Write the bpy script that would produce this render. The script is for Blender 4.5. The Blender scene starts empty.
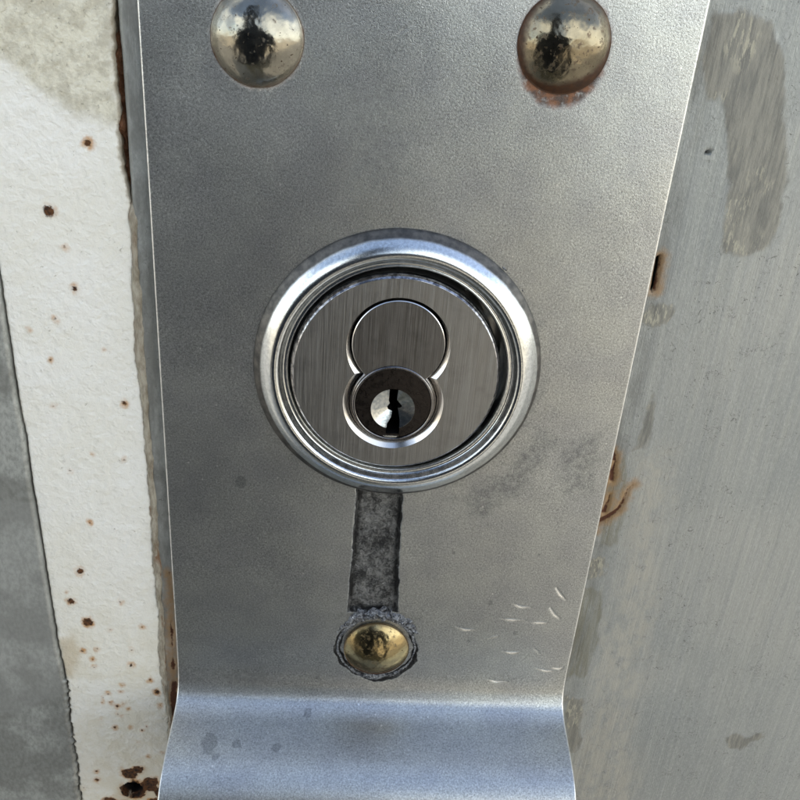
import bpy, math, random
import numpy as np
from mathutils import Vector, Matrix
random.seed(4); rng = np.random.default_rng(11)
SC = bpy.context.scene
COL = SC.collection
H0 = 1.30                      # height of the lock centre above the ground, metres
# wall frame, millimetres: X right, Y up, Z out of the wall.  world = (X, -Z, Y)/1000 + (0,0,H0)

# ------------------------------------------------------------------ camera
F = 797.9
CR = np.array([[0.99697405, 0.07218959, 0.02883415], [-0.05288916, 0.90176725, -0.42897385], [-0.05696914, 0.42615078, 0.90285659]])
CC = np.array([-5.853, 43.993, 102.787])
def W(X, Y, Z=0.0): return Vector((X / 1000, -Z / 1000, H0 + Y / 1000))
def wdir(v): return Vector((v[0], -v[2], v[1]))
cam = bpy.data.cameras.new('camera'); camo = bpy.data.objects.new('camera', cam); COL.objects.link(camo)
cam.sensor_fit = 'HORIZONTAL'; cam.sensor_width = 36; cam.lens = 36 * F / 800
cam.clip_start = 0.002; cam.clip_end = 5000
m = Matrix([wdir(CR[0]), wdir(CR[1]), wdir(CR[2])]).transposed().to_4x4(); m.translation = W(*CC)
camo.matrix_world = m; SC.camera = camo

# ------------------------------------------------------------------ sky, sun, exposure
SUN_EL, SUN_AZ = math.radians(48), math.radians(52)    # the sun stands behind the wall
world = bpy.data.worlds.new('World'); SC.world = world; world.use_nodes = True
nt = world.node_tree; bg = nt.nodes['Background']; bg.inputs['Strength'].default_value = 0.12
sky = nt.nodes.new('ShaderNodeTexSky'); sky.sky_type = 'NISHITA'; sky.sun_disc = False
sky.sun_elevation = SUN_EL; sky.sun_rotation = SUN_AZ; sky.dust_density = 1.2; sky.air_density = 1.0; sky.ozone_density = 0.5
tc = nt.nodes.new('ShaderNodeTexCoord')
cn = nt.nodes.new('ShaderNodeTexNoise'); cn.inputs['Scale'].default_value = 1.7; cn.inputs['Detail'].default_value = 6
nt.links.new(tc.outputs['Generated'], cn.inputs['Vector'])
cr = nt.nodes.new('ShaderNodeMapRange'); cr.inputs['From Min'].default_value = .40; cr.inputs['From Max'].default_value = .62
cr.inputs['To Min'].default_value = .03; cr.inputs['To Max'].default_value = .75
nt.links.new(cn.outputs['Fac'], cr.inputs['Value'])
cm = nt.nodes.new('ShaderNodeMix'); cm.data_type = 'RGBA'
sx = nt.nodes.new('ShaderNodeSeparateXYZ'); nt.links.new(tc.outputs['Generated'], sx.inputs[0])
el = nt.nodes.new('ShaderNodeMapRange'); nt.links.new(sx.outputs[2], el.inputs['Value'])      # clouds crowd towards the horizon
el.inputs['From Min'].default_value = 0; el.inputs['From Max'].default_value = .75; el.inputs['To Min'].default_value = .16; el.inputs['To Max'].default_value = -.14
ad = nt.nodes.new('ShaderNodeMath'); ad.operation = 'ADD'; nt.links.new(cn.outputs['Fac'], ad.inputs[0]); nt.links.new(el.outputs[0], ad.inputs[1])
nt.links.new(ad.outputs[0], cr.inputs['Value']); nt.links.new(cr.outputs[0], cm.inputs[0]); nt.links.new(sky.outputs[0], cm.inputs[6]); cm.inputs[7].default_value = (13.1, 13.4, 12.7, 1)
nt.links.new(cm.outputs[2], bg.inputs['Color'])
sun = bpy.data.lights.new('sun', 'SUN'); sun.energy = 3.2; sun.angle = math.radians(.5); sun.color = (1, .95, .88)
suno = bpy.data.objects.new('sun', sun); COL.objects.link(suno); suno.location = (0, 3, 5)
sd = Vector((math.sin(SUN_AZ) * math.cos(SUN_EL), math.cos(SUN_AZ) * math.cos(SUN_EL), math.sin(SUN_EL)))
suno.rotation_euler = sd.to_track_quat('Z', 'Y').to_euler()
vs = SC.view_settings; vs.view_transform = 'Standard'; vs.look = 'None'; vs.exposure = 1.38; vs.gamma = 1; vs.use_curve_mapping = False
SC.render.engine = 'CYCLES'; SC.cycles.max_bounces = 8

# ------------------------------------------------------------------ helpers
def px(u, v, z=0.0):
    "the point of the plane Z=z that the photograph shows at pixel u, v"
    d = np.array([(u - 400) / F, -(v - 400) / F, -1.0]) @ CR
    q = CC + d * (z - CC[2]) / d[2]
    return np.array([q[0], q[1]])
def pxs(pts, z=0.0): return np.array([px(u, v, z) for u, v in pts])
def hsh(ix, iy, s):
    n = (ix.astype(np.int64) * 374761393 + iy.astype(np.int64) * 668265263 + s * 982451653) & 0xffffffff
    n = ((n ^ (n >> 13)) * 1274126177) & 0xffffffff
    return ((n ^ (n >> 16)) & 0xffff) / 65535.0
def vnoise(x, y, s=0):
    ix, iy = np.floor(x), np.floor(y); fx, fy = x - ix, y - iy
    fx, fy = fx * fx * (3 - 2 * fx), fy * fy * (3 - 2 * fy)
    a, b, c, d = hsh(ix, iy, s), hsh(ix + 1, iy, s), hsh(ix, iy + 1, s), hsh(ix + 1, iy + 1, s)
    return (a * (1 - fx) + b * fx) * (1 - fy) + (c * (1 - fx) + d * fx) * fy
def fbm(x, y, s=0, o=4):
    t = 0; a = .5; n = 0
    for k in range(o): t = t + a * vnoise(x * 2 ** k, y * 2 ** k, s + k * 17); n += a; a *= .5
    return t / n
def sdpoly(X, Y, P):
    "signed distance in mm to a closed polygon, negative inside"
    d = np.full(X.shape, 1e9); ins = np.zeros(X.shape, bool)
    for i in range(len(P)):
        a, b = P[i], P[(i + 1) % len(P)]; e = b - a
        t = np.clip(((X - a[0]) * e[0] + (Y - a[1]) * e[1]) / (e @ e), 0, 1)
        d = np.minimum(d, np.hypot(X - a[0] - t * e[0], Y - a[1] - t * e[1]))
        c = (a[1] > Y) != (b[1] > Y)
        with np.errstate(divide='ignore', invalid='ignore'): xi = a[0] + (Y - a[1]) * e[0] / (e[1] if e[1] else 1e-9)
        ins ^= c & (X < xi)
    return np.where(ins, -d, d)
def sdline(X, Y, P, w0, w1=None):
    "distance to an open line less its half width, which tapers to the ends"
    w1 = w0 if w1 is None else w1
    L = np.r_[0, np.cumsum(np.hypot(*np.diff(P, axis=0).T))]; d = np.full(X.shape, 1e9)
    for i in range(len(P) - 1):
        a, b = P[i], P[i + 1]; e = b - a
        t = np.clip(((X - a[0]) * e[0] + (Y - a[1]) * e[1]) / (e @ e), 0, 1)
        s = (L[i] + t * (L[i + 1] - L[i])) / L[-1]
        d = np.minimum(d, np.hypot(X - a[0] - t * e[0], Y - a[1] - t * e[1]) - (w0 * (1 - s) + w1 * s))
    return d
def ss(a, b, x):
    t = np.clip((x - a) / (b - a), 0, 1); return t * t * (3 - 2 * t)

def props(o, label=None, cat=None, group=None, kind=None):
    if label: o['label'] = label
    if cat: o['category'] = cat
    if group: o['group'] = group
    if kind: o['kind'] = kind
    return o
def empty(name, loc, **k):
    o = bpy.data.objects.new(name, None); COL.objects.link(o); o.location = loc; o.empty_display_size = .01
    return props(o, **k)
def link(name, me, mat, parent=None, sharp=35, smooth=True):
    if smooth:
        me.polygons.foreach_set('use_smooth', np.ones(len(me.polygons), bool))
        if sharp: me.set_sharp_from_angle(angle=math.radians(sharp))
    o = bpy.data.objects.new(name, me); COL.objects.link(o); me.materials.append(mat)
    if parent:
        o.parent = parent; o.matrix_parent_inverse = Matrix.Identity(4)
        off = Vector((0, 0, 0)); p = parent
        while p: off += p.location; p = p.parent
        me.transform(Matrix.Translation(-off))
    return o
def mesh_from(vw, faces, name='m'):
    "vw: n x 3 array in wall mm"
    vw = np.asarray(vw, float); w = np.stack([vw[:, 0] / 1000, -vw[:, 2] / 1000, H0 + vw[:, 1] / 1000], -1)
    me = bpy.data.meshes.new(name); me.from_pydata(w.tolist(), [], faces if isinstance(faces, list) else faces.tolist()); me.update(); return me
def grid(name, X, Y, Z, attrs, mat, parent=None, back=None, sharp=50, drop=None):
    "X, Y, Z: 2D arrays (rows along Y up, columns along X); back: thickness behind, closes the sides"
    ny, nx = X.shape; N = nx * ny
    i = np.arange(N).reshape(ny, nx)
    q = np.stack([i[:-1, :-1], i[:-1, 1:], i[1:, 1:], i[1:, :-1]], -1)
    q = q[~drop].reshape(-1, 4) if drop is not None else q.reshape(-1, 4)
    V = np.stack([X, Y, Z], -1).reshape(-1, 3)
    if back is not None:
        B = back.reshape(-1, 3)
        rim = np.concatenate([i[0, :], i[1:, -1], i[-1, -2::-1], i[-2:0:-1, 0]])
        M = len(rim); V = np.concatenate([V, B[rim]])
        a = np.arange(M); b = (a + 1) % M
        q = np.concatenate([q, np.stack([rim[b], rim[a], N + a, N + b], -1)])
    me = mesh_from(V, q, name)
    if back is not None and drop is None:
        pass
    for k, A in attrs.items():
        at = me.attributes.new(k, 'FLOAT', 'POINT'); full = np.full(len(V), 5.0, np.float32)
        full[:N] = A.reshape(-1); full[N:] = A.reshape(-1)[rim] if back is not None else 0
        at.data.foreach_set('value', full)
    return link(name, me, mat, parent, sharp)
def axis(*segs):
    "segs: (from, to, step) pieces of a non-uniform axis"
    out = []
    for a, b, s in segs: out.append(np.linspace(a, b, max(1, int(round((b - a) / s))), endpoint=False))
    return np.concatenate(out + [[segs[-1][1]]])
def lathe(name, prof, mat, parent, cx=0, cy=0, n=256, close=False, sharp=30, wob=0, sx=1, sy=1, dz=None):
    prof = np.array(prof, float); t = np.linspace(0, 2 * np.pi, n, endpoint=False); m_ = len(prof)
    r = prof[:, 0][None] * np.ones((n, 1)); z = prof[:, 1][None] * np.ones((n, 1))
    if dz is not None: r, z = dz(r, z, t[:, None])
    V = np.stack([cx + r * np.cos(t)[:, None] * sx, cy + r * np.sin(t)[:, None] * sy, z], -1).reshape(-1, 3)
    F_ = []
    last = m_ if close else m_ - 1
    for i in range(n):
        j = (i + 1) % n
        for k in range(last):
            l = (k + 1) % m_
            F_.append((i * m_ + k, i * m_ + l, j * m_ + l, j * m_ + k))
    if not close:
        if prof[0, 0] > 1e-6: F_.append(tuple(i * m_ for i in range(n)))
        if prof[-1, 0] > 1e-6: F_.append(tuple((n - 1 - i) * m_ + m_ - 1 for i in range(n)))
    me = mesh_from(V, F_, name)
    import bmesh
    bm = bmesh.new(); bm.from_mesh(me); bmesh.ops.remove_doubles(bm, verts=bm.verts, dist=1e-8)
    bmesh.ops.recalc_face_normals(bm, faces=bm.faces); bm.to_mesh(me); bm.free()
    return link(name, me, mat, parent, sharp)
def spline(P, n=8):
    P = np.array(P, float); out = []
    Q = np.vstack([2 * P[0] - P[1], P, 2 * P[-1] - P[-2]])
    for i in range(1, len(Q) - 2):
        for t in np.linspace(0, 1, n, endpoint=False):
            a, b, c, d = Q[i - 1:i + 3]
            out.append(.5 * (2 * b + (c - a) * t + (2 * a - 5 * b + 4 * c - d) * t * t + (3 * b - a - 3 * c + d) * t ** 3))
    return np.array(out + [P[-1]])
def prism(poly, z0, z1):
    n = len(poly); V = [(x, y, z0) for x, y in poly] + [(x, y, z1) for x, y in poly]
    Fc = [tuple(range(n - 1, -1, -1)), tuple(range(n, 2 * n))] + [(i, (i + 1) % n, n + (i + 1) % n, n + i) for i in range(n)]
    return V, Fc
def solid(V, Fc):
    import bmesh
    me = mesh_from(V, Fc); bm = bmesh.new(); bm.from_mesh(me); bmesh.ops.recalc_face_normals(bm, faces=bm.faces); bm.to_mesh(me); bm.free()
    return me
def frustum(cx, cy, r0, z0, r1, z1, n=160, sh=0.):
    t = np.linspace(0, 2 * np.pi, n, endpoint=False)
    V = [(cx + r0 * math.cos(a), cy + r0 * math.sin(a), z0) for a in t] + [(cx + r1 * math.cos(a), cy + sh + r1 * math.sin(a), z1) for a in t]
    return solid(V, [tuple(range(n - 1, -1, -1)), tuple(range(n, 2 * n))] + [(i, (i + 1) % n, n + (i + 1) % n, n + i) for i in range(n)])
def carve(me, cutters, op='DIFFERENCE'):
    "boolean on meshes scaled up so that tolerances do not matter"
    S = Matrix.Scale(1000, 4); T = Matrix.Translation((0, 0, -H0))
    tmp = []
    a = me.copy(); a.transform(S @ T); oa = bpy.data.objects.new('tmp', a); COL.objects.link(oa); tmp.append(oa)
    for c in cutters:
        b = c.copy(); b.transform(S @ T); ob = bpy.data.objects.new('tmp', b); COL.objects.link(ob); tmp.append(ob)
        md = oa.modifiers.new('b', 'BOOLEAN'); md.object = ob; md.operation = op; md.solver = 'EXACT'
    dg = bpy.context.evaluated_depsgraph_get()
    out = bpy.data.meshes.new_from_object(oa.evaluated_get(dg))
    for o in tmp: bpy.data.objects.remove(o)
    out.transform((S @ T).inverted()); return out

class NB:
    "small node builder"
    def __init__(s, name):
        s.m = bpy.data.materials.new(name); s.m.use_nodes = True; s.t = s.m.node_tree; s.t.nodes.clear()
        s.o = s.t.nodes.new('ShaderNodeOutputMaterial'); s.b = s.t.nodes.new('ShaderNodeBsdfPrincipled')
        s.t.links.new(s.b.outputs[0], s.o.inputs[0])
        g = s.t.nodes.new('ShaderNodeNewGeometry')
        v = s.t.nodes.new('ShaderNodeVectorMath'); v.operation = 'SUBTRACT'; s.t.links.new(g.outputs['Position'], v.inputs[0]); v.inputs[1].default_value = (0, 0, H0)
        w = s.t.nodes.new('ShaderNodeVectorMath'); w.operation = 'SCALE'; s.t.links.new(v.outputs[0], w.inputs[0]); w.inputs['Scale'].default_value = 1000
        s.P = w.outputs[0]                        # millimetres: x right, -y out, z up
    def put(s, sock, v):
        if isinstance(v, bpy.types.NodeSocket): s.t.links.new(v, sock)
        elif isinstance(v, (tuple, list)) and len(v) == 3 and sock.type == 'RGBA': sock.default_value = (*v, 1)
        else: sock.default_value = v
    def noise(s, scale, detail=3, rough=.5, aniso=(1, 1, 1), off=0, dist=0, vec=None, out='Fac'):
        mp = s.t.nodes.new('ShaderNodeMapping'); s.t.links.new(vec or s.P, mp.inputs[0]); mp.inputs['Scale'].default_value = aniso; mp.inputs['Location'].default_value = (off, off * 1.7, off * .6)
        n = s.t.nodes.new('ShaderNodeTexNoise'); s.t.links.new(mp.outputs[0], n.inputs['Vector'])
        n.inputs['Scale'].default_value = scale; n.inputs['Detail'].default_value = detail; n.inputs['Roughness'].default_value = rough; n.inputs['Distortion'].default_value = dist
        return n.outputs[out]
    def vor(s, scale, aniso=(1, 1, 1), feature='F1', off=0, out='Distance'):
        mp = s.t.nodes.new('ShaderNodeMapping'); s.t.links.new(s.P, mp.inputs[0]); mp.inputs['Scale'].default_value = aniso; mp.inputs['Location'].default_value = (off, off, off)
        n = s.t.nodes.new('ShaderNodeTexVoronoi'); n.feature = feature; s.t.links.new(mp.outputs[0], n.inputs['Vector']); n.inputs['Scale'].default_value = scale
        return n.outputs[out]
    def M(s, op, a, b=0., c=0., clamp=False):
        n = s.t.nodes.new('ShaderNodeMath'); n.operation = op; n.use_clamp = clamp
        s.put(n.inputs[0], a); s.put(n.inputs[1], b); s.put(n.inputs[2], c); return n.outputs[0]
    def rng(s, v, a, b, lo=0., hi=1., smooth=True):
        n = s.t.nodes.new('ShaderNodeMapRange'); n.interpolation_type = 'SMOOTHSTEP' if smooth else 'LINEAR'
        s.put(n.inputs['Value'], v); n.inputs['From Min'].default_value = a; n.inputs['From Max'].default_value = b
        s.put(n.inputs['To Min'], lo); s.put(n.inputs['To Max'], hi); return n.outputs[0]
    def mix(s, f, a, b, mode='MIX'):
        n = s.t.nodes.new('ShaderNodeMix'); n.data_type = 'RGBA'; n.blend_type = mode; s.put(n.inputs[0], f); s.put(n.inputs[6], a); s.put(n.inputs[7], b); return n.outputs[2]
    def mixf(s, f, a, b):
        n = s.t.nodes.new('ShaderNodeMix'); s.put(n.inputs[0], f); s.put(n.inputs[2], a); s.put(n.inputs[3], b); return n.outputs[0]
    def attr(s, k):
        n = s.t.nodes.new('ShaderNodeAttribute'); n.attribute_name = k; return n.outputs['Fac']
    def sd(s, k, amp, scale, soft, off=0, shift=0., aniso=(1, 1, 1)):
        "mask from a signed distance with its edge roughened by noise"
        n = s.noise(scale, 4, .6, aniso, off)
        d = s.M('ADD', s.attr(k), s.M('MULTIPLY', s.M('SUBTRACT', n, .5), amp * 2))
        return s.rng(d, shift + soft, shift - soft)
    def sep(s, i):
        n = s.t.nodes.new('ShaderNodeSeparateXYZ'); s.t.links.new(s.P, n.inputs[0]); return n.outputs[i]
    def bump(s, h, dist_mm, strength=1., prev=None):
        n = s.t.nodes.new('ShaderNodeBump'); s.put(n.inputs['Height'], h); n.inputs['Distance'].default_value = dist_mm / 1000; s.put(n.inputs['Strength'], strength)
        if prev: s.t.links.new(prev, n.inputs['Normal'])
        return n.outputs[0]
    def out(s, col, rough, metal=0., normal=None, spec=.5):
        s.put(s.b.inputs['Base Color'], col); s.put(s.b.inputs['Roughness'], rough); s.put(s.b.inputs['Metallic'], metal)
        s.put(s.b.inputs['Specular IOR Level'], spec)
        if normal: s.t.links.new(normal, s.b.inputs['Normal'])
        return s.m

# ------------------------------------------------------------------ materials
def mat_plate():
    n = NB('blasted_steel')
    g = n.noise(3.6, 2, .8); g2 = n.noise(8.0, 1, .5, off=5); g3 = n.noise(.055, 3, .5, off=9); cloud = n.noise(.16, 4, .6, off=3)
    grain = n.M('ADD', n.M('MULTIPLY', g, .6), n.M('MULTIPLY', g2, .4))
    v = n.rng(grain, .32, .68, .29, .80, False)
    col = n.mix(1, n.mix(v, (0, 0, 0), (1.0, 1.0, .975)), n.mix(n.rng(cloud, .3, .7), (.84, .855, .875), (.98, 1, .985)), 'MULTIPLY')
    dirt = n.sd('smudge', 3.2, .28, 1.6, 4, -.6)                       # faint dull smears
    dirt = n.M('MULTIPLY', dirt, n.rng(n.noise(.9, 5, .7, off=2), .35, .65, .10, .50))
    col = n.mix(dirt, col, (.10, .10, .095))
    spot = n.sd('spots', .18, 2.0, .10, 8)
    col = n.mix(n.M('MULTIPLY', spot, .34), col, (.10, .105, .11))
    rust = n.sd('rust', .5, 1.2, .6, 12); rust = n.M('MULTIPLY', rust, n.rng(n.noise(1.2, 4, .7, off=21), .25, .48, .45, 1))
    col = n.mix(n.M('MULTIPLY', rust, .9), col, n.mix(n.rng(n.noise(.9, 3, off=2), .35, .65), (.20, .06, .004), (.05, .018, .005)))
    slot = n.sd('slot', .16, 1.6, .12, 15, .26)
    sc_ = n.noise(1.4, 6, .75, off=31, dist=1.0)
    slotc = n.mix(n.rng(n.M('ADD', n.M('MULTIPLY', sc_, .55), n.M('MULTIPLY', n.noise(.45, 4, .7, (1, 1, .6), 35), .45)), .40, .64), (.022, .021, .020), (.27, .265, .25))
    pk = n.M('MULTIPLY', n.rng(n.attr('slot'), -.9, -.15), n.rng(n.noise(.5, 4, .7, (1, 1, .5), 37), .30, .55)); slotc = n.mix(pk, slotc, (.012, .011, .010))    # slot's sides darkened, its edge shadow put into the colour
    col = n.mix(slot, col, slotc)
    scr = n.M('MULTIPLY', n.sd('scratch', .05, 3, .04, 18, -.01), n.rng(n.noise(2.2, 3, .7, off=99), .30, .48, .35, 1))
    hair = n.rng(n.M('ABSOLUTE', n.M('SUBTRACT', n.noise(.22, 2, .5, (1, 1, 1), 44, 2.5), .5)), .006, .0, 0, 1)
    hair = n.M('MULTIPLY', hair, n.rng(n.noise(.5, 3, .5, off=50), .52, .62))
    fleck = n.M('MULTIPLY', n.rng(n.vor(.45, off=6), .085, .05), n.rng(n.noise(.3, 3, off=66), .52, .60))
    bright = n.M('MAXIMUM', n.M('MAXIMUM', scr, n.M('MULTIPLY', hair, .35)), n.M('MULTIPLY', fleck, .8))
    col = n.mix(bright, col, (.92, .91, .88))
    edge = n.M('MULTIPLY', n.rng(n.attr('edge'), .42, .12), n.rng(n.noise(.5, 4, .7, off=90), .32, .6, .15, 1))
    col = n.mix(n.M('MULTIPLY', edge, .8), col, (.88, .87, .84))  # edge highlight painted in as brighter colour, broken by noise
    rough = n.mixf(dirt, n.rng(g3, .3, .7, .33, .39), .6)
    rough = n.mixf(slot, rough, .75); rough = n.mixf(bright, rough, .3); rough = n.mixf(rust, rough, .8)
    metal = n.M('SUBTRACT', .95, n.M('MAXIMUM', n.M('MULTIPLY', slot, .6), rust), clamp=True)
    nb = n.bump(grain, .04, 1.0); nb = n.bump(n.noise(.5, 3, .5, off=60), .05, .4, nb); nb = n.bump(sc_, .5, slot, nb)
    return n.out(col, rough, metal, nb)

def mat_collar():
    n = NB('satin_nickel')
    a = n.noise(2.5, 4, .6); st = n.noise(6, 3, .6, off=4)
    col = n.mix(n.rng(a, .3, .7), (.55, .57, .57), (.73, .755, .75))
    v = n.t.nodes.new('ShaderNodeVectorMath'); v.operation = 'MULTIPLY'; n.t.links.new(n.P, v.inputs[0]); v.inputs[1].default_value = (1, 0, 1)
    v2 = n.t.nodes.new('ShaderNodeVectorMath'); v2.operation = 'LENGTH'; n.t.links.new(v.outputs[0], v2.inputs[0])
    rad = n.M('ADD', v2.outputs['Value'], n.M('MULTIPLY', n.M('SUBTRACT', n.noise(.35, 4, .6, off=12), .5), .35))
    rad = n.M('SUBTRACT', rad, n.rng(n.M('SUBTRACT', n.sep(0), n.sep(2)), -5, 22, 0, .45))     # the grime band is thinner at the lower right
    sp = n.rng(n.vor(.55, off=3), .10, .04); col = n.mix(n.M('MULTIPLY', sp, .3), col, (.25, .22, .18))
    hair = n.M('MULTIPLY', n.rng(n.M('ABSOLUTE', n.M('SUBTRACT', n.noise(.5, 2, .5, (1, 1, 1), 144, 2.0), .5)), .006, .0), n.rng(n.noise(.9, 3, .5, off=150), .54, .60)); col = n.mix(n.M('MULTIPLY', hair, .7), col, (.22, .21, .19))
    grime = n.rng(rad, 18.75, 19.15); col = n.mix(n.M('MULTIPLY', grime, .93), col, n.mix(n.rng(n.noise(.8, 4, .6, off=15), .3, .7), (.030, .027, .025), (.11, .10, .088)))
    return n.out(col, n.mixf(grime, n.rng(st, .3, .7, .14, .23), .5), 1, n.bump(n.noise(9, 2, .6), .012, .7))

def mat_brushed(base, lo, hi, aniso_off=0, rough=.32):
    n = NB('brushed_metal')
    tilt = (1, 1, .016)
    s1 = n.noise(6.5, 3, .75, tilt, aniso_off); s2 = n.noise(1.6, 2, .5, tilt, aniso_off + 7); cloud = n.noise(.35, 4, .6, off=aniso_off)
    f = n.M('ADD', n.M('MULTIPLY', s1, .8), n.M('MULTIPLY', s2, .2))
    c = n.mix(n.rng(f, .32, .68), tuple(lo * x for x in base), tuple(hi * x for x in base))
    c = n.mix(n.rng(cloud, .45, .75, 0, .35), c, tuple(lo * .7 * x for x in base))
    g = n.t.nodes.new('ShaderNodeNewGeometry'); q = n.t.nodes.new('ShaderNodeSeparateXYZ'); n.t.links.new(g.outputs['True Normal'], q.inputs[0])
    ch = n.rng(n.M('MULTIPLY', q.outputs[1], -1), .97, .90); ch = n.M('MULTIPLY', ch, n.rng(n.M('MULTIPLY', q.outputs[1], -1), .05, .2))       # turned chamfers keep their bright finish
    v = n.t.nodes.new('ShaderNodeVectorMath'); v.operation = 'MULTIPLY'; n.t.links.new(n.P, v.inputs[0]); v.inputs[1].default_value = (1, 0, 1)
    v2 = n.t.nodes.new('ShaderNodeVectorMath'); v2.operation = 'LENGTH'; n.t.links.new(v.outputs[0], v2.inputs[0]); outer = n.rng(v2.outputs['Value'], 12.8, 13.2)
    c = n.mix(ch, c, n.mix(outer, (.74, .72, .69), n.mix(n.rng(n.noise(1.2, 4, .7), .4, .6), (.10, .10, .11), (.42, .42, .44))))
    return n.out(c, n.mixf(ch, n.rng(s1, .3, .7, rough, rough + .14), .20), 1, n.bump(f, .03, n.mixf(ch, .8, .1)))

def mat_simple(name, col, rough, metal, grain=.01):
    n = NB(name); a = n.noise(3, 4, .6)
    c = n.mix(n.rng(a, .3, .7), tuple(.75 * x for x in col), tuple(min(1, 1.15 * x) for x in col))
    return n.out(c, n.rng(n.noise(5, 3), .3, .7, rough * .8, rough * 1.25), metal, n.bump(n.noise(6, 3), grain, .8))

def mat_rivet(off, base, rustiness):
    n = NB('weathered_nickel_brass')
    cl = n.noise(.5, 4, .6, off=off); sp = n.noise(1.1, 5, .65, off=off + 5)
    col = n.mix(n.rng(cl, .3, .7), base, tuple(x * .72 for x in base))
    pit = n.rng(n.noise(2.2, 3, .5, off=off + 9), .66, .72)
    rust = n.M('MAXIMUM', n.rng(sp, .60 - rustiness, .72 - rustiness), 0)
    edge = n.sd('rim', .5, .8, .45, off)                                # rust creeping in from the rim
    rust = n.M('MAXIMUM', n.M('MULTIPLY', rust, .55), edge)
    rc = n.mix(n.noise(1.5, 3, off=off), (.008, .005, .003), (.10, .036, .008))
    col = n.mix(rust, col, rc); col = n.mix(n.M('MULTIPLY', pit, .8), col, (.05, .03, .015))
    r = n.mixf(n.M('MAXIMUM', rust, pit), n.rng(cl, .3, .7, .13, .22), .6)
    return n.out(col, r, n.M('SUBTRACT', 1, n.M('MULTIPLY', rust, .8)), n.bump(n.noise(1.2, 4, .6, off=off), .03, .7))

def mat_white():
    n = NB('white_paint')
    peel = n.noise(1.0, 3, .55, (1, 1, 1), 3, .35); fine = n.noise(2.6, 3, .6, off=8)
    c = n.mix(n.rng(n.noise(.09, 3, off=2), .35, .65), (.81, .785, .705), (.84, .82, .76))
    c = n.mix(n.rng(n.noise(.9, 5, .7, off=14, dist=.6), .54, .70, 0, .30), c, (.50, .48, .42))
    c = n.mix(n.rng(n.noise(1.1, 4, .7, off=114, dist=.6), .66, .70, 0, .55), c, (.30, .27, .20))
    lowd = n.M('MULTIPLY', n.rng(n.sep(2), -15, -80), n.rng(n.noise(.25, 4, .7, off=33), .38, .65, .25, .75))
    c = n.mix(lowd, c, (.68, .62, .48))
    st = n.sd('stain', 2.2, .35, 1.3, 5)
    stc = n.mix(n.rng(n.noise(.55, 5, .7, off=25), .38, .62), (.70, .66, .52), (.46, .42, .31))
    c = n.mix(n.M('MULTIPLY', st, .8), c, stc)
    freck = n.M('MULTIPLY', st, n.rng(n.noise(1.5, 4, .65, off=40), .60, .70, 0, .5)); c = n.mix(freck, c, (.10, .09, .06))
    yel = n.sd('yellow', .9, .6, .8, 6); c = n.mix(n.M('MULTIPLY', yel, .45), c, (.45, .33, .17))
    halo = n.sd('rustspot', .7, .9, .42, 7, .22); c = n.mix(n.M('MULTIPLY', halo, n.rng(n.noise(.35, 3, .6, off=77), .35, .62, .15, .9)), c, n.mix(n.noise(1.5, 3, off=4), (.58, .29, .06), (.38, .15, .025)))
    core = n.sd('rustspot', .42, 1.8, .12, 9, -.10); c = n.mix(core, c, n.mix(n.rng(n.noise(1.6, 5, .7), .35, .65), (.016, .008, .004), (.13, .05, .014)))
    deep = n.rng(n.sep(1), 2.6, 3.4); c = n.mix(deep, c, (.008, .006, .005))  # unlit inside of the bolt hole put into the colour
    ed = n.sd('edge', .45, 1.1, .22, 11, .15); c = n.mix(n.M('MULTIPLY', ed, .75), c, (.33, .27, .19))
    nb = n.bump(peel, .25, 1); nb = n.bump(fine, .09, .8, nb); nb = n.bump(core, .12, .8, nb)
    return n.out(c, n.mixf(core, n.rng(fine, .3, .7, .38, .5), .9), 0, nb, .45)

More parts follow.
